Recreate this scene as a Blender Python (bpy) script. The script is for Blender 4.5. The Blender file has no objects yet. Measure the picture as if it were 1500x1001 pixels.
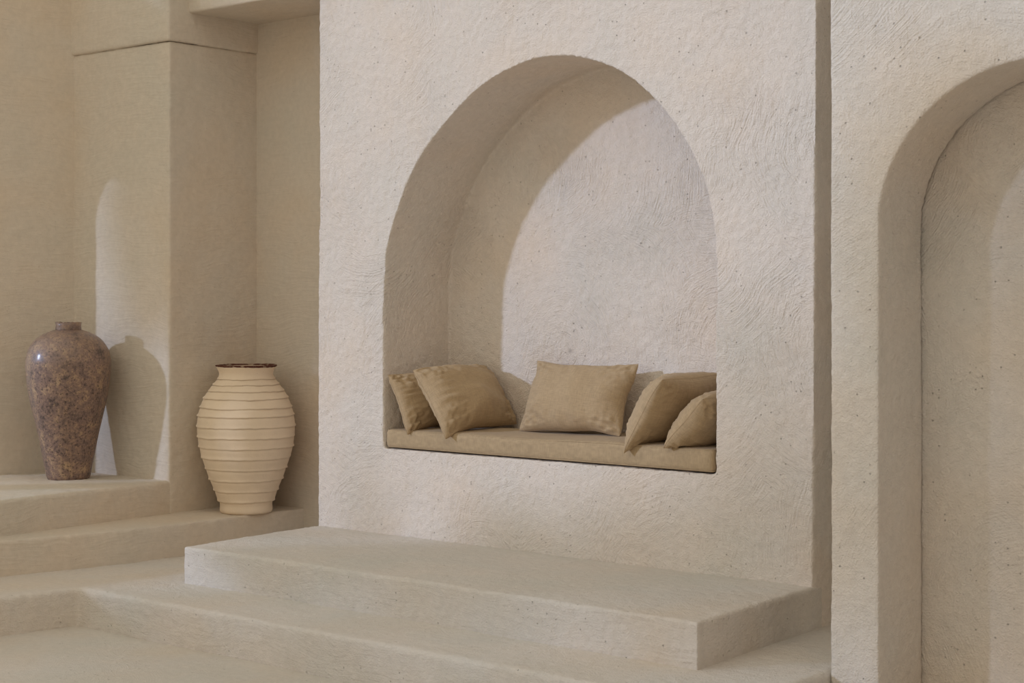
import bpy, bmesh, math, random
import numpy as np
from mathutils import Vector, Matrix, noise

random.seed(7)
scene = bpy.context.scene
col = scene.collection

# ------------------------------------------------------------------ camera
F_PX = 2450.0
HORIZON = 440.0
CAM = (6.298, -5.958, 1.511)
cam_data = bpy.data.cameras.new('camera')
cam_data.sensor_fit = 'HORIZONTAL'
cam_data.sensor_width = 36.0
cam_data.lens = F_PX / 1500.0 * 36.0
cam_data.shift_y = -(500.5 - HORIZON) / 1500.0
cam_data.clip_start = 0.05
cam = bpy.data.objects.new('camera', cam_data)
cam.location = CAM
cam.rotation_euler = (math.radians(90), 0, math.radians(40))
col.objects.link(cam)
scene.camera = cam

# ------------------------------------------------------------------ light
world = bpy.data.worlds.new('world')
scene.world = world
world.use_nodes = True
bg = world.node_tree.nodes['Background']
bg.inputs['Color'].default_value = (1.0, 0.935, 0.79, 1)
bg.inputs['Strength'].default_value = 0.775

SUN_DIR = Vector((0.36, 0.485, -0.17)).normalized()
sun_data = bpy.data.lights.new('sun', 'SUN')
sun_data.energy = 1.40
sun_data.angle = math.radians(2.2)
sun_data.color = (0.58, 0.70, 1.0)
sun = bpy.data.objects.new('sun', sun_data)
sun.rotation_euler = SUN_DIR.to_track_quat('-Z', 'Y').to_euler()
sun.location = (-6, -10, 6)
col.objects.link(sun)

vs = scene.view_settings
vs.view_transform = 'Standard'
vs.look = 'None'
vs.gamma = 1.0
vs.use_curve_mapping = False
vs.exposure = 0.0


# ------------------------------------------------------------------ helpers
def srgb(r, g, b):
    def f(c):
        c /= 255.0
        return c / 12.92 if c <= 0.04045 else ((c + 0.055) / 1.055) ** 2.4
    return (f(r), f(g), f(b), 1.0)


class NT:
    def __init__(self, name):
        self.m = bpy.data.materials.new(name)
        self.m.use_nodes = True
        self.t = self.m.node_tree
        self.t.nodes.clear()
        self.out = self.t.nodes.new('ShaderNodeOutputMaterial')
        self.b = self.t.nodes.new('ShaderNodeBsdfPrincipled')
        self.t.links.new(self.b.outputs[0], self.out.inputs[0])

    def n(self, typ, **kw):
        nd = self.t.nodes.new(typ)
        for k, v in kw.items():
            if k.startswith('i_'):
                key = k[2:]
                nd.inputs[int(key) if key.isdigit() else key.default if False else key].default_value = v
            else:
                setattr(nd, k, v)
        return nd

    def l(self, a, b):
        self.t.links.new(a, b)

    def setin(self, sock, v):
        if isinstance(v, bpy.types.NodeSocket):
            self.l(v, sock)
        else:
            sock.default_value = v

    def math(self, op, a, b=0.0, c=None, clamp=False):
        nd = self.t.nodes.new('ShaderNodeMath')
        nd.operation = op
        nd.use_clamp = clamp
        self.setin(nd.inputs[0], a)
        self.setin(nd.inputs[1], b)
        if c is not None:
            self.setin(nd.inputs[2], c)
        return nd.outputs[0]

    def vmath(self, op, a, b=None, scale=None):
        nd = self.t.nodes.new('ShaderNodeVectorMath')
        nd.operation = op
        self.setin(nd.inputs[0], a)
        if b is not None:
            self.setin(nd.inputs[1], b)
        if scale is not None:
            self.setin(nd.inputs['Scale'], scale)
        return nd.outputs['Value'] if op in ('LENGTH', 'DISTANCE', 'DOT_PRODUCT') else nd.outputs['Vector']

    def noise(self, vec, scale, detail=3.0, rough=0.5, dist=0.0):
        nd = self.t.nodes.new('ShaderNodeTexNoise')
        self.l(vec, nd.inputs['Vector'])
        nd.inputs['Scale'].default_value = scale
        nd.inputs['Detail'].default_value = detail
        nd.inputs['Roughness'].default_value = rough
        nd.inputs['Distortion'].default_value = dist
        return nd.outputs['Fac']

    def ramp(self, fac, stops):
        nd = self.t.nodes.new('ShaderNodeValToRGB')
        el = nd.color_ramp.elements
        while len(el) < len(stops):
            el.new(0.5)
        for e, (p, c) in zip(el, stops):
            e.position = p
            e.color = c if len(c) == 4 else (*c, 1)
        self.l(fac, nd.inputs[0])
        return nd.outputs[0]

    def mix(self, fac, a, b, blend='MIX'):
        nd = self.t.nodes.new('ShaderNodeMix')
        nd.data_type = 'RGBA'
        nd.blend_type = blend
        self.setin(nd.inputs[0], fac)
        self.setin(nd.inputs[6], a)
        self.setin(nd.inputs[7], b)
        return nd.outputs[2]

    def maprange(self, v, a, b, c, d):
        nd = self.t.nodes.new('ShaderNodeMapRange')
        self.setin(nd.inputs[0], v)
        for i, x in enumerate((a, b, c, d)):
            nd.inputs[i + 1].default_value = x
        return nd.outputs[0]

    def combine(self, x, y, z):
        nd = self.t.nodes.new('ShaderNodeCombineXYZ')
        for s, v in zip(nd.inputs, (x, y, z)):
            self.setin(s, v)
        return nd.outputs[0]

    def bump(self, h, strength, distance, normal=None):
        nd = self.t.nodes.new('ShaderNodeBump')
        nd.inputs['Strength'].default_value = strength
        nd.inputs['Distance'].default_value = distance
        self.l(h, nd.inputs['Height'])
        if normal is not None:
            self.l(normal, nd.inputs['Normal'])
        return nd.outputs[0]


def plaster(name, base=(0.80, 0.725, 0.65), stroke=1.0, grain=1.0, pits=1.0, streak_axis=None, relief=0.0110):
    """Hand trowelled lime plaster: arc strokes, grain, pits, faint colour patches."""
    k = NT(name)
    pos = k.n('ShaderNodeNewGeometry').outputs['Position']
    # warp the position a little so the strokes wander
    wn = k.t.nodes.new('ShaderNodeTexNoise')
    k.l(pos, wn.inputs['Vector'])
    wn.inputs['Scale'].default_value = 2.2
    wn.inputs['Detail'].default_value = 2
    warp = k.vmath('SCALE', k.vmath('SUBTRACT', wn.outputs['Color'], (0.5, 0.5, 0.5)), scale=0.17)
    wp = k.vmath('ADD', pos, warp)
    heights = []
    for sc, freq, off in ((1.15, 120.0, 0.0), (2.2, 190.0, 7.3)):
        vo = k.t.nodes.new('ShaderNodeTexVoronoi')
        vo.feature = 'F1'
        sh = k.vmath('ADD', wp, (off, off * 1.7, -off))
        k.l(sh, vo.inputs['Vector'])
        vo.inputs['Scale'].default_value = sc
        rel = k.vmath('SUBTRACT', sh, vo.outputs['Position'])
        # move the centre of the arc away from the cell centre, a different way in every patch
        rnd = k.vmath('SCALE', k.vmath('SUBTRACT', vo.outputs['Color'], (0.5, 0.5, 0.5)), scale=1.2 / sc)
        rel = k.vmath('ADD', rel, rnd)
        r = k.vmath('LENGTH', rel)
        dirv = k.vmath('NORMALIZE', rel)
        c = k.vmath('ADD', k.vmath('SCALE', dirv, scale=5.0), k.vmath('SCALE', vo.outputs['Color'], scale=20.0))
        c = k.vmath('ADD', c, k.combine(k.math('MULTIPLY', r, freq), k.math('MULTIPLY', r, freq * 0.31), 0.0))
        s = k.noise(c, 1.0, 2.5, 0.6)
        heights.append(k.math('SUBTRACT', s, 0.5))
    patch = k.maprange(k.noise(pos, 1.7, 2.0, 0.5), 0.42, 0.62, 0.15, 1.0)
    st = k.math('MULTIPLY', k.math('ADD', heights[0], k.math('MULTIPLY', heights[1], 0.6)), patch)
    st = k.math('MULTIPLY', st, stroke)
    g1 = k.noise(pos, 34.0, 5.0, 0.62)
    g2 = k.noise(pos, 150.0, 3.0, 0.6)
    h = k.math('ADD', st, k.math('MULTIPLY', g1, 0.60 * grain))
    h = k.math('ADD', h, k.math('MULTIPLY', g2, 0.42 * grain))
    if streak_axis is not None:                       # fine streaks left by the float
        mp = k.t.nodes.new('ShaderNodeMapping')
        mp.inputs['Scale'].default_value = streak_axis
        k.l(wp, mp.inputs['Vector'])
        h = k.math('ADD', h, k.math('MULTIPLY', k.noise(mp.outputs[0], 1.0, 3.0, 0.6), 0.8))
    # pits
    pv = k.t.nodes.new('ShaderNodeTexVoronoi')
    k.l(pos, pv.inputs['Vector'])
    pv.inputs['Scale'].default_value = 42.0
    sel = k.math('GREATER_THAN', k.vmath('DOT_PRODUCT', pv.outputs['Color'], (1, 0, 0)), 0.86)
    pit = k.math('MULTIPLY', k.maprange(pv.outputs['Distance'], 0.08, 0.16, 1.0, 0.0), sel)
    pit = k.math('MULTIPLY', pit, pits)
    h = k.math('SUBTRACT', h, k.math('MULTIPLY', pit, 1.1))
    low = k.noise(pos, 4.5, 2.0, 0.5)
    nrm = k.bump(low, 0.35, 0.03)
    nrm = k.bump(h, 0.85, relief, nrm)
    k.l(nrm, k.b.inputs['Normal'])
    # colour
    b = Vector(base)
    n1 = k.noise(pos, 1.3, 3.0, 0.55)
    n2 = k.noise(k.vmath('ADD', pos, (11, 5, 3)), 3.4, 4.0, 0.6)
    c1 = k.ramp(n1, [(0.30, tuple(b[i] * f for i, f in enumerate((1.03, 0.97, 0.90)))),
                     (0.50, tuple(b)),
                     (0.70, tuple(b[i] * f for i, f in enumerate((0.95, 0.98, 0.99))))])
    c2 = k.mix(k.maprange(n2, 0.40, 0.72, 0.0, 0.45), c1,
               tuple(b[i] * f for i, f in enumerate((1.07, 1.03, 1.0))) + (1,))
    fine = k.maprange(g1, 0.3, 0.7, 0.95, 1.04)
    c3 = k.mix(1.0, c2, k.combine(fine, fine, fine), 'MULTIPLY')
    c4 = k.mix(k.math('MULTIPLY', pit, 0.35), c3, tuple(x * 0.45 for x in base) + (1,))
    k.l(c4, k.b.inputs['Base Color'])
    k.b.inputs['Roughness'].default_value = 0.92
    k.b.inputs['Specular IOR Level'].default_value = 0.25
    return k.m


M_WALL = plaster('plaster_wall', stroke=1.15, grain=1.5)
M_RIGHT = plaster('plaster_pier', base=(0.78, 0.72, 0.645), stroke=1.1, grain=1.7)
M_NICHE = M_WALL
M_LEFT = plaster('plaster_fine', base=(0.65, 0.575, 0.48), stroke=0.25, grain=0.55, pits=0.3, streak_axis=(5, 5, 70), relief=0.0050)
M_STEP = plaster('plaster_step', base=(0.70, 0.655, 0.60), stroke=0.45, grain=1.7, streak_axis=(6, 22, 75), relief=0.0075)
M_OCHRE = plaster('plaster_ochre', base=(0.80, 0.57, 0.36), stroke=0.5, grain=0.8)  # warm tone for the added wall that bounces light
M_FLOOR = plaster('plaster_floor', base=(0.64, 0.60, 0.545), stroke=0.6, grain=0.7)


def linen(name, base):
    k = NT(name)
    tc = k.n('ShaderNodeTexCoord').outputs['Object']
    weave = []
    for ax in ((420, 30, 30), (30, 420, 30)):
        mp = k.t.nodes.new('ShaderNodeMapping')
        mp.inputs['Scale'].default_value = ax
        k.l(tc, mp.inputs['Vector'])
        weave.append(k.noise(mp.outputs[0], 1.0, 2.0, 0.55))
    w = k.math('ADD', weave[0], weave[1])
    big = k.noise(tc, 9.0, 3.0, 0.5)
    b = Vector(base)
    c = k.ramp(w, [(0.30, tuple(b * 0.80)), (0.52, tuple(b)), (0.75, tuple(b * 1.22))])
    # ramp wants 0..1: average the two
    w2 = k.math('MULTIPLY', w, 0.5)
    k.l(w2, c.node.inputs[0])
    f = k.maprange(big, 0.3, 0.7, 0.97, 1.03)
    c = k.mix(1.0, c, k.combine(f, f, f), 'MULTIPLY')
    k.l(c, k.b.inputs['Base Color'])
    nrm = k.bump(w, 0.35, 0.0012)
    k.l(nrm, k.b.inputs['Normal'])
    k.b.inputs['Roughness'].default_value = 0.95
    k.b.inputs['Specular IOR Level'].default_value = 0.15
    k.b.inputs['Sheen Weight'].default_value = 0.08
    k.b.inputs['Sheen Roughness'].default_value = 0.5
    return k.m


M_LINEN = linen('linen_tan', (0.47, 0.345, 0.21))
M_LINEN_SEAT = linen('linen_seat', (0.45, 0.335, 0.205))


def patina():
    k = NT('oxidised_bronze')
    tc = k.n('ShaderNodeTexCoord').outputs['Object']
    a = k.noise(tc, 9.0, 8.0, 0.72, 0.4)
    b = k.noise(k.vmath('ADD', tc, (3, 7, 1)), 26.0, 6.0, 0.7)
    c = k.noise(k.vmath('ADD', tc, (9, 2, 5)), 85.0, 4.0, 0.7)
    v = k.math('ADD', k.math('MULTIPLY', a, 0.45), k.math('MULTIPLY', b, 0.55))
    c1 = k.ramp(v, [(0.38, srgb(74, 60, 56)), (0.45, srgb(122, 100, 92)), (0.52, srgb(138, 112, 98)),
                    (0.59, srgb(168, 140, 112)), (0.70, srgb(188, 164, 138))])
    c2 = k.mix(k.maprange(c, 0.58, 0.72, 0.0, 0.65), c1, srgb(196, 164, 118))
    c3 = k.mix(k.maprange(c, 0.47, 0.36, 0.0, 0.85), c2, srgb(60, 46, 42))
    # greyer round the shoulder
    sep = k.t.nodes.new('ShaderNodeSeparateXYZ')
    k.l(tc, sep.inputs[0])
    g = k.math('MULTIPLY', k.maprange(sep.outputs['Z'], 0.55, 0.80, 0.0, 0.5), k.maprange(a, 0.35, 0.6, 0.3, 1.0))
    c4 = k.mix(g, c3, srgb(150, 126, 110))
    k.l(c4, k.b.inputs['Base Color'])
    k.l(k.bump(k.math('ADD', v, k.math('MULTIPLY', c, 0.4)), 0.35, 0.004), k.b.inputs['Normal'])
    k.l(k.maprange(b, 0.3, 0.7, 0.38, 0.62), k.b.inputs['Roughness'])
    k.b.inputs['Specular IOR Level'].default_value = 0.5
    k.b.inputs['Coat Weight'].default_value = 0.25
    k.b.inputs['Coat Roughness'].default_value = 0.18
    return k.m


M_PATINA = patina()


def clay(name, base, dark=False):
    k = NT(name)
    tc = k.n('ShaderNodeTexCoord').outputs['Object']
    a = k.noise(tc, 6.0, 4.0, 0.6)
    g = k.noise(tc, 90.0, 4.0, 0.6)
    b = Vector(base)
    c = k.ramp(a, [(0.3, tuple(b * 0.93)), (0.55, tuple(b)), (0.75, tuple(b * 1.05))])
    if dark:
        c = k.mix(k.maprange(k.noise(tc, 30.0, 3.0, 0.6), 0.55, 0.66, 0.0, 0.8), c, (0.42, 0.32, 0.22, 1))
    else:
        c = k.mix(k.maprange(k.noise(tc, 45.0, 2.0, 0.5), 0.76, 0.80, 0.0, 0.6), c, (0.25, 0.16, 0.09, 1))
    k.l(c, k.b.inputs['Base Color'])
    k.l(k.bump(g, 0.3, 0.003), k.b.inputs['Normal'])
    k.b.inputs['Roughness'].default_value = 0.85
    k.b.inputs['Specular IOR Level'].default_value = 0.25
    return k.m


M_CLAY = clay('pale_clay', (0.82, 0.67, 0.50))
M_RIM = clay('burnt_rim', (0.10, 0.035, 0.022), True)


def plain(name, c, rough=0.9):
    k = NT(name)
    tc = k.n('ShaderNodeTexCoord').outputs['Object']
    a = k.noise(tc, 20.0, 3.0, 0.6)
    b = Vector(c)
    k.l(k.ramp(a, [(0.3, tuple(b * 0.85)), (0.7, tuple(b * 1.12))]), k.b.inputs['Base Color'])
    k.b.inputs['Roughness'].default_value = rough
    return k.m


def link(name, me, mat, parent=None):
    o = bpy.data.objects.new(name, me)
    col.objects.link(o)
    if mat is not None:
        me.materials.clear()
        me.materials.append(mat)
    if parent is not None:
        o.parent = parent
    return o


def prism_z(pts, z0, z1):
    bm = bmesh.new()
    lo = [bm.verts.new((x, y, z0)) for x, y in pts]
    hi = [bm.verts.new((x, y, z1)) for x, y in pts]
    bm.faces.new(lo[::-1])
    bm.faces.new(hi)
    n = len(pts)
    for i in range(n):
        bm.faces.new((lo[i], lo[(i + 1) % n], hi[(i + 1) % n], hi[i]))
    bmesh.ops.recalc_face_normals(bm, faces=bm.faces)
    return bm


def prism_y(pts, y0, y1):
    """closed outline in X,Z pushed along Y"""
    bm = bmesh.new()
    a = [bm.verts.new((x, y0, z)) for x, z in pts]
    b = [bm.verts.new((x, y1, z)) for x, z in pts]
    bm.faces.new(a)
    bm.faces.new(b[::-1])
    n = len(pts)
    for i in range(n):
        bm.faces.new((a[i], b[i], b[(i + 1) % n], a[(i + 1) % n]))
    bmesh.ops.recalc_face_normals(bm, faces=bm.faces)
    return bm


def box(x0, x1, y0, y1, z0, z1):
    return prism_z([(x0, y0), (x1, y0), (x1, y1), (x0, y1)], z0, z1)


def catmull(pts, n=6):
    out = []
    P = [pts[0]] + list(pts) + [pts[-1]]
    for i in range(1, len(P) - 2):
        p0, p1, p2, p3 = (np.array(P[j], float) for j in (i - 1, i, i + 1, i + 2))
        for s in range(n):
            t = s / n
            out.append(tuple(0.5 * ((2 * p1) + (p2 - p0) * t + (2 * p0 - 5 * p1 + 4 * p2 - p3) * t * t
                                    + (3 * p1 - p0 - 3 * p2 + p3) * t ** 3)))
    out.append(tuple(pts[-1]))
    return out


TEX = []
for sc_, nm in ((0.030, 'chip'), (0.16, 'lump'), (0.7, 'sway')):
    t_ = bpy.data.textures.new('plaster_' + nm, 'CLOUDS')
    t_.noise_scale = sc_
    t_.noise_depth = 2
    TEX.append(t_)


def plaster_solid(name, bm, mat, voxel=0.012, cut=None, smooth=3, amp=(0.006, 0.006, 0.010), label=None):
    """solid block -> evenly meshed, edges softened by hand, surface slightly uneven"""
    me = bpy.data.meshes.new(name)
    bm.to_mesh(me)
    bm.free()
    o = bpy.data.objects.new(name, me)
    col.objects.link(o)
    tmp = []
    for c in (cut or []):
        cm = bpy.data.meshes.new('cut')
        c.to_mesh(cm)
        c.free()
        co = bpy.data.objects.new('cut', cm)
        col.objects.link(co)
        tmp.append(co)
        md = o.modifiers.new('cut', 'BOOLEAN')
        md.operation = 'DIFFERENCE'
        md.solver = 'EXACT'
        md.object = co
    md = o.modifiers.new('mesh', 'REMESH')
    md.mode = 'VOXEL'
    md.voxel_size = voxel
    md.adaptivity = 0.0
    md = o.modifiers.new('soft', 'SMOOTH')
    md.factor = 0.5
    md.iterations = smooth
    for t, a in zip(TEX, amp):
        if a:
            md = o.modifiers.new('uneven', 'DISPLACE')
            md.texture = t
            md.texture_coords = 'GLOBAL'
            md.strength = a
            md.mid_level = 0.5
    dg = bpy.context.evaluated_depsgraph_get()
    new = bpy.data.meshes.new_from_object(o.evaluated_get(dg), depsgraph=dg)
    o.modifiers.clear()
    o.data = new
    bpy.data.meshes.remove(me)
    new.name = name
    for co in tmp:
        m_ = co.data
        bpy.data.objects.remove(co)
        bpy.data.meshes.remove(m_)
    new.materials.clear()
    new.materials.append(mat)
    new.polygons.foreach_set('use_smooth', np.ones(len(new.polygons), bool))
    o['kind'] = 'structure'
    if label:
        o['label'] = label
    return o


# ------------------------------------------------------------------ structure
def build_structure():
    # floor
    bm = bmesh.new()
    bmesh.ops.create_grid(bm, x_segments=120, y_segments=120, size=1.0)
    for v in bm.verts:
        v.co.x = 1.0 + v.co.x * 11
        v.co.y = -5.0 + v.co.y * 9
        v.co.z = 0.006 * noise.noise(v.co * 1.3)
    me = bpy.data.meshes.new('floor')
    bm.to_mesh(me)
    bm.free()
    for p in me.polygons:
        p.use_smooth = True
    fl = link('floor', me, M_FLOOR)
    fl['kind'] = 'structure'
    fl['label'] = 'pale trowelled plaster floor in front of the steps'

    # lower step, wraps to the left
    step = prism_z([(-0.225, -1.31), (1.5, -1.305), (3.313, -1.325), (3.313, 1.1), (-2.2, 1.1), (-2.2, -3.4),
                    (-0.44, -3.4), (-0.29, -1.75)], -0.1, 0.178)
    plaster_solid('floor_step', step, M_STEP, 0.013, label='low wide plaster step running along the floor')

    # platform below the niche
    plat = prism_z([(0.030, -0.907), (1.5, -0.905), (2.936, -0.911), (2.886, 0.08), (0.0, 0.08)], 0.10, 0.350)
    plaster_solid('floor_platform', plat, M_STEP, 0.009, smooth=1,
                  label='raised plaster platform below the arched niche')

    # main block with the arched niche
    arch = [(0.466, 1.45), (0.474, 1.62), (0.504, 1.816), (0.643, 2.113), (0.825, 2.319), (1.088, 2.512), (1.34, 2.603),
            (1.54, 2.625), (1.738, 2.594), (1.927, 2.519), (2.10, 2.391), (2.253, 2.213), (2.358, 2.027),
            (2.413, 1.80), (2.424, 1.60), (2.420, 1.40)]
    outline = [(0.466, 0.775)] + catmull(arch, 5) + [(2.416, 0.775)]
    blk = prism_y([(-0.004, 0.05), (2.883, 0.05), (2.910, 3.7), (0.004, 3.7)], 0.0, 0.95)
    plaster_solid('wall_niche', blk, M_WALL, 0.0085, cut=[prism_y(outline[::-1], -0.2, 0.485)], smooth=2,
                  amp=(0.008, 0.005, 0.008), label='thick plaster wall with a deep arched seating niche')

    # right pier with an arch, and the blind panel behind it
    a2 = []
    cx, a_, zs, b_ = 4.10, 0.594, 1.765, 0.548
    for i in range(41):
        t = math.pi * (1 - i / 40)
        a2.append((cx + a_ * math.cos(t), zs + b_ * math.sin(t)))
    out2 = [(cx - a_, -0.3)] + a2 + [(cx + a_, -0.3)]
    pier = prism_y([(3.316, -0.05), (5.6, -0.05), (5.6, 3.7), (3.316, 3.7)], -0.63, -0.293)
    plaster_solid('wall_right', pier, M_RIGHT, 0.0095, cut=[prism_y(out2[::-1], -1.0, 0.2)], smooth=2,
                  label='plaster pier wall framing the blind arch at the right edge')
    pan = box(3.36, 5.56, -0.282, -0.08, -0.05, 3.6)
    plaster_solid('wall_blind_arch', pan, M_RIGHT, 0.013,
                  label='recessed plaster panel closing the arch at the right edge')

    # left side: ledge, shelf, pier with beam, rear wall, soffit
    l1 = prism_z([(-0.583, 0.52), (-0.60, -0.18), (-0.635, -0.70), (-0.70, -1.05), (-0.765, -1.40), (-0.80, -3.3),
                  (-2.2, -3.3), (-2.2, 0.52)], 0.05, 0.350)
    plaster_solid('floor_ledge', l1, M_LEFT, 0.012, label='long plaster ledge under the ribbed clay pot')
    l2 = prism_z([(-0.984, -0.13), (-0.982, -0.20), (-0.955, -0.60), (-0.93, -1.0), (-0.91, -1.4), (-0.90, -3.2),
                  (-2.3, -3.2), (-2.3, -0.13)], 0.25, 0.527)
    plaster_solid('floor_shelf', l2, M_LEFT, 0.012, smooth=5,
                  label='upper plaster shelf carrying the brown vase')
    pier = box(-2.15, -0.98, -0.185, 0.62, 0.25, 2.925)
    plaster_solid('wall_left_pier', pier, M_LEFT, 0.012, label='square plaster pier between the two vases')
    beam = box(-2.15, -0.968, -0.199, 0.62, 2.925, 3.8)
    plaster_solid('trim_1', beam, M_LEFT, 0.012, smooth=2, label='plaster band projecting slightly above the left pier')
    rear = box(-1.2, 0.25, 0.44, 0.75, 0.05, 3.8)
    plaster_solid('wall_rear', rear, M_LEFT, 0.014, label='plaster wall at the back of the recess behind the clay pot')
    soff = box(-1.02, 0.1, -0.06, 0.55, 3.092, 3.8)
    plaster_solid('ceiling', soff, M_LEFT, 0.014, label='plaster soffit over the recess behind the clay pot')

    # left wall, run on past the picture edge, its unseen arch and end pier shaped for sun and shade; local x runs from the pier towards the viewer
    L = 2.78
    wl = box(-0.05, L, 0.0, 0.12, 0.2, 3.7)
    x0, w, rise, spring = 0.50, 1.82, 0.52, 2.07
    ao = [(x0, 0.0)]
    for i in range(33):
        t = math.pi * (1 - i / 32)
        ao.append((x0 + w / 2 + w / 2 * math.cos(t), spring + rise * math.sin(t)))
    ao.append((x0 + w, 0.0))
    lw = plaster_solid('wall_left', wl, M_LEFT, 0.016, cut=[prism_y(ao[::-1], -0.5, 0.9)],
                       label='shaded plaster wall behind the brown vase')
    # local +x -> (-0.15,-0.49) direction, local +y -> to the left, away from the room
    ang = math.atan2(-0.49, -0.14)
    lw.rotation_euler = (0, 0, ang)
    lw.location = (-1.845, -0.175, 0)
    lw.scale = (1, -1, 1)

    # unseen walls and roof, added to block fill light and bounce warm light
    for nm, b in (('light_block_upper', box(-2.3, 5.6, 0.02, 1.2, 3.66, 4.6)), ('light_block_roof', box(-2.3, 5.6, -0.45, 1.25, 4.6, 4.9)),
                  ('light_block_right', box(5.3, 5.6, -2.9, -0.55, -0.05, 3.7)),
                  ('bounce_wall', box(8.0, 8.3, -11.0, -0.55, -0.05, 4.2))):
        me = bpy.data.meshes.new(nm)
        b.to_mesh(me)
        b.free()
        o = link(nm, me, M_OCHRE if nm == 'bounce_wall' else M_LEFT)
        o['kind'] = 'structure'
        o['label'] = {'light_block_upper': 'added unseen wall above the niche, closing off sky light', 'light_block_roof': 'added unseen roof over the niche wall, cutting overhead light',
                      'bounce_wall': 'added unseen ochre wall on the far right, bouncing warm light',
                      'light_block_right': 'added unseen wall past the right arch, cutting fill from the right'}[nm]
    # wall closing the passage behind
    far = box(2.2, 5.6, 1.0, 1.2, -0.05, 3.7)
    plaster_solid('wall_back', far, M_LEFT, 0.03, label='plaster wall at the end of the narrow gap')


build_structure()


# ------------------------------------------------------------------ things
def tag(o, label, cat, group=None):
    o['label'] = label
    o['category'] = cat
    if group:
        o['group'] = group
    return o


def empty(name, loc, rot=None):
    o = bpy.data.objects.new(name, None)
    o.empty_display_size = 0.1
    col.objects.link(o)
    o.location = loc
    if rot is not None:
        o.rotation_euler = rot
    return o


def lathe(name, prof, mat, parent, seg=96, wob=None):
    """prof: list of (r, z) from the outside bottom over the rim to the inside"""
    bm = bmesh.new()
    rings = []
    for i, (r, z) in enumerate(prof):
        ring = []
        for j in range(seg):
            a = 2 * math.pi * j / seg
            rr, zz = r, z
            if wob:
                rr, zz = wob(i, r, z, a)
            ring.append(bm.verts.new((rr * math.cos(a), rr * math.sin(a), zz)))
        rings.append(ring)
    for p, q in zip(rings, rings[1:]):
        for j in range(seg):
            bm.faces.new((p[j], p[(j + 1) % seg], q[(j + 1) % seg], q[j]))
    bm.faces.new(rings[0][::-1])
    bm.faces.new(rings[-1])
    bmesh.ops.recalc_face_normals(bm, faces=bm.faces)
    me = bpy.data.meshes.new(name)
    bm.to_mesh(me)
    bm.free()
    for p in me.polygons:
        p.use_smooth = True
    return link(name, me, mat, parent)


def spline_profile(pts, n=8):
    return [(max(r, 0.001), z) for r, z in catmull(pts, n)]


# brown vase on the shelf
K = 0.003763
vase = tag(empty('floor_vase', (-1.497, -0.470, 0.529)),
           'tall brown mottled vase with a short narrow neck on the upper shelf', 'vase')
yb = 706.0
outer = [(29.5, 706), (31.5, 702), (33, 694), (38, 668), (43, 642), (49, 616), (55, 590), (59, 564), (61, 540),
         (60, 528), (56, 515), (46.5, 502), (33, 493.5), (20, 488.5)]
prof = spline_profile([(r * K, (yb - y) * K) for r, y in outer], 6)
inner = [(r - 0.012, z - 0.004) for r, z in prof[::-1] if z > 0.03]


def vase_wob(i, r, z, a):
    p = Vector((math.cos(a) * 2.2, math.sin(a) * 2.2, z * 5))
    return r * (1 + 0.006 * noise.noise(p)), z


lathe('body', [(0.02, 0.0)] + prof + inner[:-1], M_PATINA, vase, wob=vase_wob)
nk = [(18.6, 491), (18.4, 487), (18.2, 482), (18.8, 477.5)]
npf = [(r * K, (yb - y) * K) for r, y in nk]
npf += [(16.2 * K, npf[-1][1] + 0.001), (15.4 * K, (yb - 481) * K), (15.2 * K, (yb - 491) * K)]


def neck_wob(i, r, z, a):
    if i in (3, 4):
        z += 0.005 * noise.noise(Vector((math.cos(a) * 3, math.sin(a) * 3, 4.0))) \
            + 0.003 * noise.noise(Vector((math.cos(a) * 9, math.sin(a) * 9, 1.0)))
    return r * (1 + 0.02 * noise.noise(Vector((math.cos(a) * 4, math.sin(a) * 4, z * 30)))), z


nko = lathe('neck', npf, M_PATINA, vase, seg=64, wob=neck_wob)
nko['label'] = 'short dark brown neck with a chipped rim'

# ribbed clay pot on the ledge
K2 = 0.00377
pot = tag(empty('clay_pot', (-0.705, 0.123, 0.352)),
          'pale ribbed clay pot with a dark rim on the lower ledge', 'pot')
yb = 752.5
pp = [(36.5, 752.5), (38, 749), (37.5, 742), (38, 738), (41, 733), (45.5, 720), (52.7, 703), (58.7, 686), (64.2, 670),
      (67.7, 655), (69.7, 640), (70.2, 625), (68.5, 610), (64, 595), (58.2, 582), (50.4, 570.5), (42.5, 560.5),
      (38.8, 554), (39.2, 549), (42, 543), (43.6, 540)]
base_prof = spline_profile([(r * K2, (yb - y) * K2) for r, y in pp], 6)
bz = np.array([z for r, z in base_prof])
br = np.array([r for r, z in base_prof])
ridge_y = [735.5, 720.5, 704.5, 688.5, 672.5, 657, 642, 627, 611.5, 599.5, 586.5, 575.5, 566.5, 558.5]
ridge_z = [(yb - y) * K2 for y in ridge_y]
zs_ = list(np.linspace(0.0, bz.max(), 70))
pp2 = [(z, 0) for z in zs_ if all(abs(z - q) > 0.012 for q in ridge_z)]
for ri, q in enumerate(ridge_z):
    for dz, k_ in ((-0.0085, 1), (-0.0030, 2), (-0.0010, 3), (0.0030, 4), (0.0085, 5)):
        pp2.append((q + dz, k_ + 10 * (ri + 1)))
pp2.sort()
pot_prof = []
pot_code = []
for z, cde in pp2:
    r = float(np.interp(z, bz, br))
    pot_prof.append((r, z))
    pot_code.append(cde)
n_out = len(pot_prof)
rim_r, rim_z = pot_prof[-1]
for z in np.linspace(bz.max() - 0.004, 0.04, 40):
    pot_prof.append((float(np.interp(z, bz, br)) - 0.016, float(z)))
    pot_code.append(0)


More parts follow.
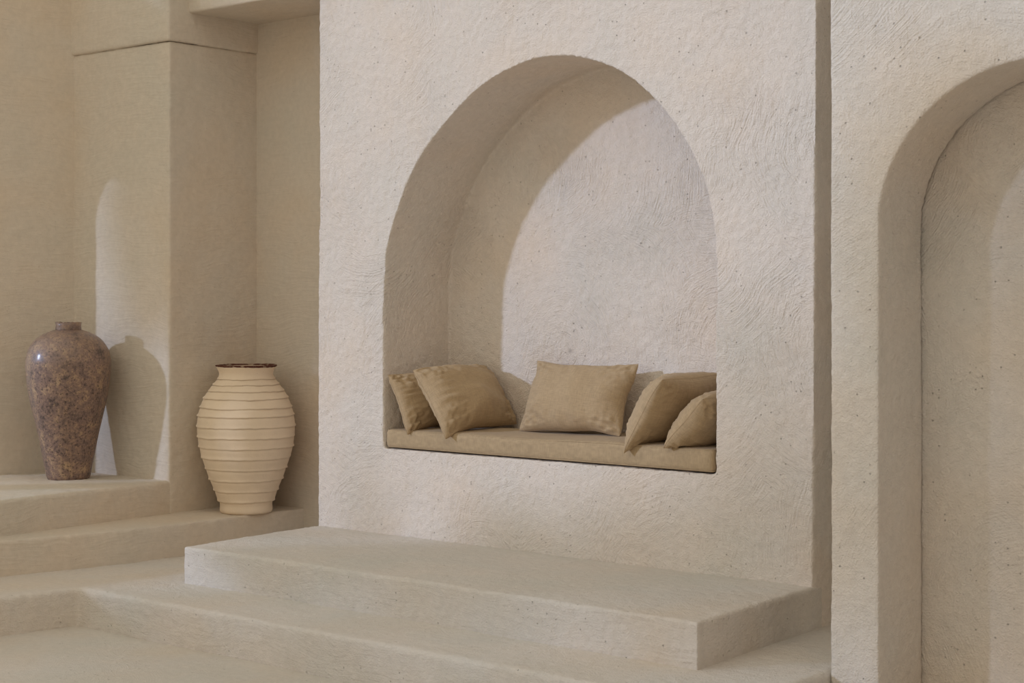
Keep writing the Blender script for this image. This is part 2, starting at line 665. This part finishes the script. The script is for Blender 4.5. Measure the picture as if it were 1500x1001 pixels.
def pot_wob(i, r, z, a):
    c = pot_code[i - 1] if i else 0
    d = Vector((math.cos(a), math.sin(a), 0))
    if c:
        ri, kk = divmod(c, 10)
        q = ridge_z[ri - 1]
        sz = 0.0045 * noise.noise(d * 1.6 + Vector((0, 0, ri * 3.7))) + 0.0022 * noise.noise(d * 7 + Vector((0, 0, ri * 2.1)))
        z = z + sz
        lip = 0.0066 * (0.75 + 0.9 * noise.noise(d * 2.3 + Vector((5, 0, ri * 1.3)))) + 0.0012 * noise.noise(d * 16 + Vector((0, 3, ri)))
        lip = max(lip, 0.0008)
        dr = {1: -0.0006, 2: -0.0042, 3: lip * 0.8, 4: lip, 5: lip * 0.35}[kk]
        r = r + dr
    r *= 1 + 0.004 * noise.noise(d * 1.5 + Vector((0, 0, z * 4)))
    return r, z


lathe('body', [(0.02, 0.0)] + pot_prof, M_CLAY, pot, seg=192, wob=pot_wob)
rp = [(rim_r - 0.014, rim_z - 0.010), (rim_r + 0.0005, rim_z - 0.004), (rim_r + 0.0035, rim_z - 0.0005), (rim_r + 0.002, rim_z + 0.003),
      (rim_r - 0.006, rim_z + 0.0045), (rim_r - 0.013, rim_z + 0.002), (rim_r - 0.018, rim_z - 0.006)]


def rim_wob(i, r, z, a):
    d = Vector((math.cos(a), math.sin(a), 0))
    return (r * (1 + 0.010 * noise.noise(d * 2.5)),
            z + 0.0035 * noise.noise(d * 1.4) + 0.0018 * noise.noise(d * 8))


rim = lathe('rim', rp, M_RIM, pot, seg=128, wob=rim_wob)
rim['label'] = 'dark burnt red rim'


# ---- bench cushion
def tube_mesh(name, pts, rad, mat, parent, closed=True, seg=6):
    bm = bmesh.new()
    n = len(pts)
    rings = []
    for i in range(n):
        p = Vector(pts[i])
        t = (Vector(pts[(i + 1) % n]) - Vector(pts[i - 1])).normalized()
        up = Vector((0, 0, 1)) if abs(t.z) < 0.9 else Vector((1, 0, 0))
        s = t.cross(up).normalized()
        u = s.cross(t)
        rings.append([bm.verts.new(p + rad * (math.cos(2 * math.pi * j / seg) * s + math.sin(2 * math.pi * j / seg) * u))
                      for j in range(seg)])
    for i in range(n if closed else n - 1):
        a, b = rings[i], rings[(i + 1) % n]
        for j in range(seg):
            bm.faces.new((a[j], a[(j + 1) % seg], b[(j + 1) % seg], b[j]))
    bmesh.ops.recalc_face_normals(bm, faces=bm.faces)
    me = bpy.data.meshes.new(name)
    bm.to_mesh(me)
    bm.free()
    for p in me.polygons:
        p.use_smooth = True
    return link(name, me, mat, parent)


def bench_cushion():
    x0, x1, y0, y1, z0, z1 = 0.476, 2.403, 0.008, 0.472, 0.780, 0.874
    root = tag(empty('bench_cushion', (1.44, 0.24, z0)),
               'long flat tan linen cushion filling the seat of the arched niche', 'cushion')
    hx, hy, h = (x1 - x0) / 2, (y1 - y0) / 2, z1 - z0
    nx, ny, nz = 120, 30, 8
    bm = bmesh.new()
    bmesh.ops.create_cube(bm, size=2.0)
    me = bpy.data.meshes.new('cover')
    # build a gridded box by hand
    bm.clear()
    vmap = {}

    def vert(i, j, k):
        key = (i, j, k)
        if key not in vmap:
            vmap[key] = bm.verts.new((i / nx * 2 - 1, j / ny * 2 - 1, k / nz * 2 - 1))
        return vmap[key]
    for i in range(nx):
        for j in range(ny):
            for k in (0, nz):
                bm.faces.new([vert(i, j, k), vert(i + 1, j, k), vert(i + 1, j + 1, k), vert(i, j + 1, k)])
    for i in range(nx):
        for k in range(nz):
            for j in (0, ny):
                bm.faces.new([vert(i, j, k), vert(i + 1, j, k), vert(i + 1, j, k + 1), vert(i, j, k + 1)])
    for j in range(ny):
        for k in range(nz):
            for i in (0, nx):
                bm.faces.new([vert(i, j, k), vert(i, j + 1, k), vert(i, j + 1, k + 1), vert(i, j, k + 1)])
    R = 0.016
    for v in bm.verts:
        p = Vector((v.co.x * hx, v.co.y * hy, (v.co.z + 1) / 2 * h))
        q = Vector((min(max(p.x, -hx + R), hx - R), min(max(p.y, -hy + R), hy - R), min(max(p.z, R), h - R)))
        d = p - q
        if d.length > 1e-6:
            p = q + d.normalized() * R
        # crown and slight unevenness
        ex = 1 - (p.x / hx) ** 8
        ey = 1 - (p.y / hy) ** 4
        top = (p.z / h)
        p.z += top * (0.006 * ex * ey + 0.010 * noise.noise(Vector((p.x * 1.6, p.y * 2, 3))) * ex
                      + 0.004 * noise.noise(Vector((p.x * 6, p.y * 6, 1))) * ex) + 0.004 * top * p.x / hx
        f = 1 - (2 * p.z / h - 1) ** 2
        p.y += math.copysign(1, p.y) * (abs(p.y) / hy) ** 6 * (0.005 * f + 0.004 * noise.noise(Vector((p.x * 3, 0, 7))))
        v.co = p
    bmesh.ops.recalc_face_normals(bm, faces=bm.faces)
    bm.to_mesh(me)
    bm.free()
    for p in me.polygons:
        p.use_smooth = True
    cv = link('cover', me, M_LINEN_SEAT, root)

    def loop(z, inset=0.004):
        pts = []
        rr = 0.014
        X, Y = hx - inset, hy - inset
        for cx_, cy_, a0 in ((X - rr, -Y + rr, -90), (X - rr, Y - rr, 0), (-X + rr, Y - rr, 90), (-X + rr, -Y + rr, 180)):
            for i in range(6):
                a = math.radians(a0 + 90 * i / 5)
                pts.append((cx_ + rr * math.cos(a), cy_ + rr * math.sin(a), z))
        dense = []
        for i in range(len(pts)):
            a, b = Vector(pts[i]), Vector(pts[(i + 1) % len(pts)])
            m = max(1, int((b - a).length / 0.03))
            for s in range(m):
                p = a.lerp(b, s / m)
                if z > 0.05:
                    p.z += 0.010 * noise.noise(Vector((p.x * 1.6, p.y * 2, 3))) * (1 - (p.x / hx) ** 8) + 0.004 * p.x / hx
                dense.append(p)
        return dense
    tube_mesh('seam', loop(h - 0.004), 0.0026, M_LINEN_SEAT, root)
    tube_mesh('seam', loop(0.005), 0.0026, M_LINEN_SEAT, root)
    return root


bench_cushion()


# ---- pillows
def pillow(label, W, H, T, corners, seed, plump=0.50, wr=1.9, bend=0.0, bulge_back=1.0, bulge_front=1.0, droop=0.0, bow=1.0):
    """corners: front-bottom, front-top and far-bottom points set the frame:
       local x along the long side, local y up the short side, local z out of the visible face"""
    org, ex, ey = corners
    ex = Vector(ex).normalized()
    ey = Vector(ey)
    ey = (ey - ex * ey.dot(ex)).normalized()
    ez = ex.cross(ey)
    M = Matrix((ex, ey, ez)).transposed().to_4x4()
    root = bpy.data.objects.new('throw_pillow', None)
    root.empty_display_size = 0.1
    col.objects.link(root)
    root.matrix_world = Matrix.Translation(Vector(org)) @ M
    tag(root, label, 'pillow', 'tan linen pillows on the niche seat')
    inv_down = M.to_3x3().transposed() @ Vector((0, 0, -1))
    off = Vector((seed * 3.1, seed * 1.7, seed * 0.9))
    nu, nv = 72, 52

    def outline(u, v):
        kx = 0.075 * bow * (1 - v * v) * (0.8 + 0.5 * noise.noise(Vector((v * 1.5, math.copysign(3, u), 0)) + off))
        ky = 0.120 * bow * (1 - u * u) * (0.8 + 0.5 * noise.noise(Vector((u * 1.5, math.copysign(7, v), 0)) + off))
        x = u * W / 2 * (1 - kx * abs(u) ** 2)
        y = v * H / 2 * (1 - ky * abs(v) ** 2)
        # corners are turned in a little, not sharp
        c = (abs(u) * abs(v)) ** 5
        x *= 1 - 0.048 * c
        y *= 1 - 0.070 * c
        return x, y

    def thick(u, v, side):
        f = (max(0.0, (1 - u ** 2)) ** plump) * (max(0.0, (1 - v ** 2)) ** plump)
        # corners stay flat a little longer than the middle of the sides
        cz = (abs(u) * abs(v)) ** 3
        f *= 1 - 0.35 * cz
        d = 0.5 * T * f
        # gathers running in from the seams
        eu = max(0.0, abs(u) - 0.35) / 0.65
        ev = max(0.0, abs(v) - 0.35) / 0.65
        w = 0.0
        w += 0.0085 * eu * (1 - eu ** 3) * noise.noise(Vector((u * 1.6, v * 9.0 + u * 2.0, side * 4.0)) + off)
        w += 0.0040 * eu * (1 - eu ** 3) * noise.noise(Vector((u * 3.0, v * 20.0 + u * 3, side * 2.0)) + off)
        w += 0.0075 * ev * (1 - ev ** 3) * noise.noise(Vector((u * 9.0 + v * 2, v * 1.6, side * 6.0)) + off)
        w += 0.010 * (abs(u) * abs(v)) ** 1.5 * noise.noise(Vector((u * 10, -v * 10, side * 3.0)) + off) * (1 - max(abs(u), abs(v)) ** 6) * 2
        w += 0.006 * noise.noise(Vector((u * 2.2, v * 2.2, side)) + off) * f
        return d + wr * w * min(1.0, f * 6)

    bm = bmesh.new()
    grid = {}
    for side in (1, -1):
        for i in range(nu + 1):
            for j in range(nv + 1):
                su, sv = i / nu * 2 - 1, j / nv * 2 - 1
                u = math.sin(su * math.pi / 2) * 0.55 + su * 0.45
                v = math.sin(sv * math.pi / 2) * 0.55 + sv * 0.45
                edge = i in (0, nu) or j in (0, nv)
                if edge and side == -1:
                    grid[(side, i, j)] = grid[(1, i, j)]
                    continue
                x, y = outline(u, v)
                z = 0.0 if edge else side * thick(u, v, side) * (bulge_front if side > 0 else bulge_back)
                # whole pillow sags and bends
                z += bend * (u * u - 0.4) * 0.05 + 0.012 * noise.noise(Vector((u * 0.9, v * 0.9, 2.0)) + off)
                p = Vector((x, y, z))
                if droop:
                    d = max(0.0, (-u - v) - 0.9) / 1.1
                    p += inv_down * (droop * d * d)
                grid[(side, i, j)] = bm.verts.new(p)
    for side in (1, -1):
        for i in range(nu):
            for j in range(nv):
                q = [grid[(side, i, j)], grid[(side, i + 1, j)], grid[(side, i + 1, j + 1)], grid[(side, i, j + 1)]]
                bm.faces.new(q if side > 0 else q[::-1])
    rim_pts = [grid[(1, i, 0)].co.copy() for i in range(nu)] + [grid[(1, nu, j)].co.copy() for j in range(nv)] \
        + [grid[(1, i, nv)].co.copy() for i in range(nu, 0, -1)] + [grid[(1, 0, j)].co.copy() for j in range(nv, 0, -1)]
    me = bpy.data.meshes.new('cover')
    bm.to_mesh(me)
    bm.free()
    for p in me.polygons:
        p.use_smooth = True
    link('cover', me, M_LINEN, root)
    tube_mesh('seam', rim_pts, 0.0011, M_LINEN, root, seg=5)
    return root


def frame(front_bottom, front_top, along, W, H):
    """centre and axes from the near seam edge (bottom and top corner) and the direction of the long side"""
    b, t = Vector(front_bottom), Vector(front_top)
    al = Vector(along).normalized()
    up = (t - b).normalized()
    return ((b + t) / 2 + al * W / 2, al, up)


# visible face normal = along x up
pillow('tan pillow at the far left end, mostly hidden behind the next one', 0.49, 0.31, 0.20,
       frame((0.640, -0.020, 0.884), (0.517, -0.030, 1.140), (0.0, 1, 0.01), 0.49, 0.31), 3, wr=3.2, droop=0.03, bulge_back=0.55, bulge_front=0.9)
pillow('large tan pillow slumped towards the left side of the niche', 0.53, 0.385, 0.24,
       frame((0.920, -0.045, 0.893), (0.700, -0.055, 1.166), (0.04, 1, 0.01), 0.53, 0.385), 5, wr=3.0, droop=0.04, bulge_back=0.75)
pillow('upright tan pillow leaning on the back wall in the middle', 0.63, 0.385, 0.21,
       ((1.440, 0.315, 1.050), (1, 0.0, 0.0), (-0.29, 0.40, 0.88)), 8, plump=0.58, bow=1.7, wr=2.4)
pillow('large tan pillow slumped towards the right side of the niche', 0.53, 0.375, 0.25,
       frame((1.982, -0.045, 0.900), (2.160, -0.055, 1.152), (0.0, 1, 0.01), 0.53, 0.365), 11, droop=0.045, bulge_front=0.62)
pillow('small tan pillow in front at the right end, partly cut by the niche edge', 0.48, 0.31, 0.21,
       frame((2.184, -0.040, 0.898), (2.370, -0.050, 1.087), (0.0, 1, 0.01), 0.48, 0.31), 14, droop=0.015, bulge_back=0.85)


# ------------------------------------------------------------------ trees beside the court, seen only by their shade
M_BARK = plain('bark', (0.16, 0.12, 0.085))


def leaf_mat():
    k = NT('leaf')
    tc = k.n('ShaderNodeTexCoord').outputs['Object']
    k.l(k.ramp(k.noise(tc, 3.0, 3.0, 0.6), [(0.3, (0.07, 0.10, 0.04)), (0.7, (0.14, 0.17, 0.07))]), k.b.inputs['Base Color'])
    k.b.inputs['Roughness'].default_value = 0.6
    return k.m


M_LEAF = leaf_mat()


def tree(label, base_xy, blobs, seed):
    """blobs: (centre, radii, leaves)"""
    rs = random.Random(seed)
    root = tag(empty('court_tree', (base_xy[0], base_xy[1], 0.0)), label, 'tree', 'trees shading the court')
    o = Vector((base_xy[0], base_xy[1], 0))
    bm = bmesh.new()

    def limb(p0, p1, r0, r1, n=6, seg=7):
        rings = []
        side = (p1 - p0).cross(Vector((0.3, 0.2, 1))).normalized()
        for i in range(n + 1):
            t = i / n
            c = p0.lerp(p1, t) + side * math.sin(t * math.pi) * 0.12 * (p1 - p0).length * rs.uniform(0.2, 0.6)
            d = (p1 - p0).normalized()
            s = d.cross(Vector((0.13, 0.9, 0.2))).normalized()
            u = s.cross(d)
            r = r0 + (r1 - r0) * t
            rings.append([bm.verts.new(c + r * (math.cos(2 * math.pi * j / seg) * s + math.sin(2 * math.pi * j / seg) * u)) for j in range(seg)])
        for a, b in zip(rings, rings[1:]):
            for j in range(seg):
                bm.faces.new((a[j], a[(j + 1) % seg], b[(j + 1) % seg], b[j]))
        bm.faces.new(rings[0][::-1])
        bm.faces.new(rings[-1])
    fork = Vector((0, 0, 0))
    for c, r, n in blobs:
        fork += (Vector(c) - o) / len(blobs)
    fork = Vector((fork.x * 0.3, fork.y * 0.3, max(0.6, min(Vector(c).z for c, r, n in blobs) * 0.55)))
    limb(Vector((0, 0, -0.02)), fork, 0.075, 0.05)
    for c, r, n in blobs:
        limb(fork, Vector(c) - o, 0.035, 0.012)
    bmesh.ops.recalc_face_normals(bm, faces=bm.faces)
    me = bpy.data.meshes.new('trunk')
    bm.to_mesh(me)
    bm.free()
    link('trunk', me, M_BARK, root)
    vs_, fs_ = [], []
    for c, r, n in blobs:
        c = Vector(c) - o
        for _ in range(n):
            d = Vector((rs.gauss(0, 1), rs.gauss(0, 1), rs.gauss(0, 1))).normalized() * (rs.random() ** 0.45)
            p = c + Vector((d.x * r[0], d.y * r[1], d.z * r[2]))
            a = Vector((rs.gauss(0, 1), rs.gauss(0, 1), rs.gauss(0, 0.7))).normalized()
            b = a.cross(Vector((rs.gauss(0, 1), rs.gauss(0, 1), rs.gauss(0, 1)))).normalized()
            l, w = rs.uniform(0.10, 0.16), rs.uniform(0.016, 0.026)
            nrm = a.cross(b) * 0.012
            k = len(vs_)
            vs_ += [p - a * l / 2, p + b * w - nrm, p + a * l / 2, p - b * w - nrm]
            fs_ += [(k, k + 1, k + 2), (k, k + 2, k + 3)]
    me = bpy.data.meshes.new('leaves')
    me.from_pydata([tuple(v) for v in vs_], [], fs_)
    lv = link('leaves', me, M_LEAF, root)
    lv['kind'] = 'stuff'
    return root


def up_sun(X, Z, Y, y0=0.0):
    """point at depth Y whose shade falls at (X, y0, Z)"""
    t = y0 - Y
    return (X - 0.742 * t, Y, Z + 0.3505 * t)


def blob(X, Z, rx, rz, n, Y, y0=0.0):
    return (up_sun(X, Z, Y, y0), (rx, 0.35, rz), n)


tree('leafy tree to the left that shades the left pier', (-6.6, -7.0),
     [blob(-0.95, 1.95, 0.44, 0.75, 1500, -7.0), blob(-0.72, 3.0, 0.25, 0.25, 330, -7.0)], 1)
tree('leafy tree whose shade falls under the niche cushion', (-3.6, -6.2),
     [blob(0.34, 0.40, 0.13, 0.40, 60, -6.2), blob(1.35, 0.15, 0.5, 0.45, 560, -6.2), blob(0.95, -0.50, 0.75, 0.26, 620, -6.2)], 2)
tree('leafy tree whose shade falls on the right of the platform', (-3.0, -7.5),
     [blob(2.15, 0.20, 0.55, 0.55, 620, -7.5), blob(2.75, 0.65, 0.5, 0.9, 640, -7.5), blob(2.1, -0.5, 0.7, 0.35, 520, -7.5)], 3)
tree('leafy tree whose shade falls on the arch at the right edge', (-2.4, -8.7),
     [blob(3.45, 0.45, 0.5, 0.7, 700, -8.7), blob(4.30, 1.1, 0.5, 1.2, 1900, -8.7), blob(3.3, -0.5, 0.9, 0.4, 620, -8.7), blob(4.6, 0.2, 0.6, 0.6, 500, -8.7)], 4)
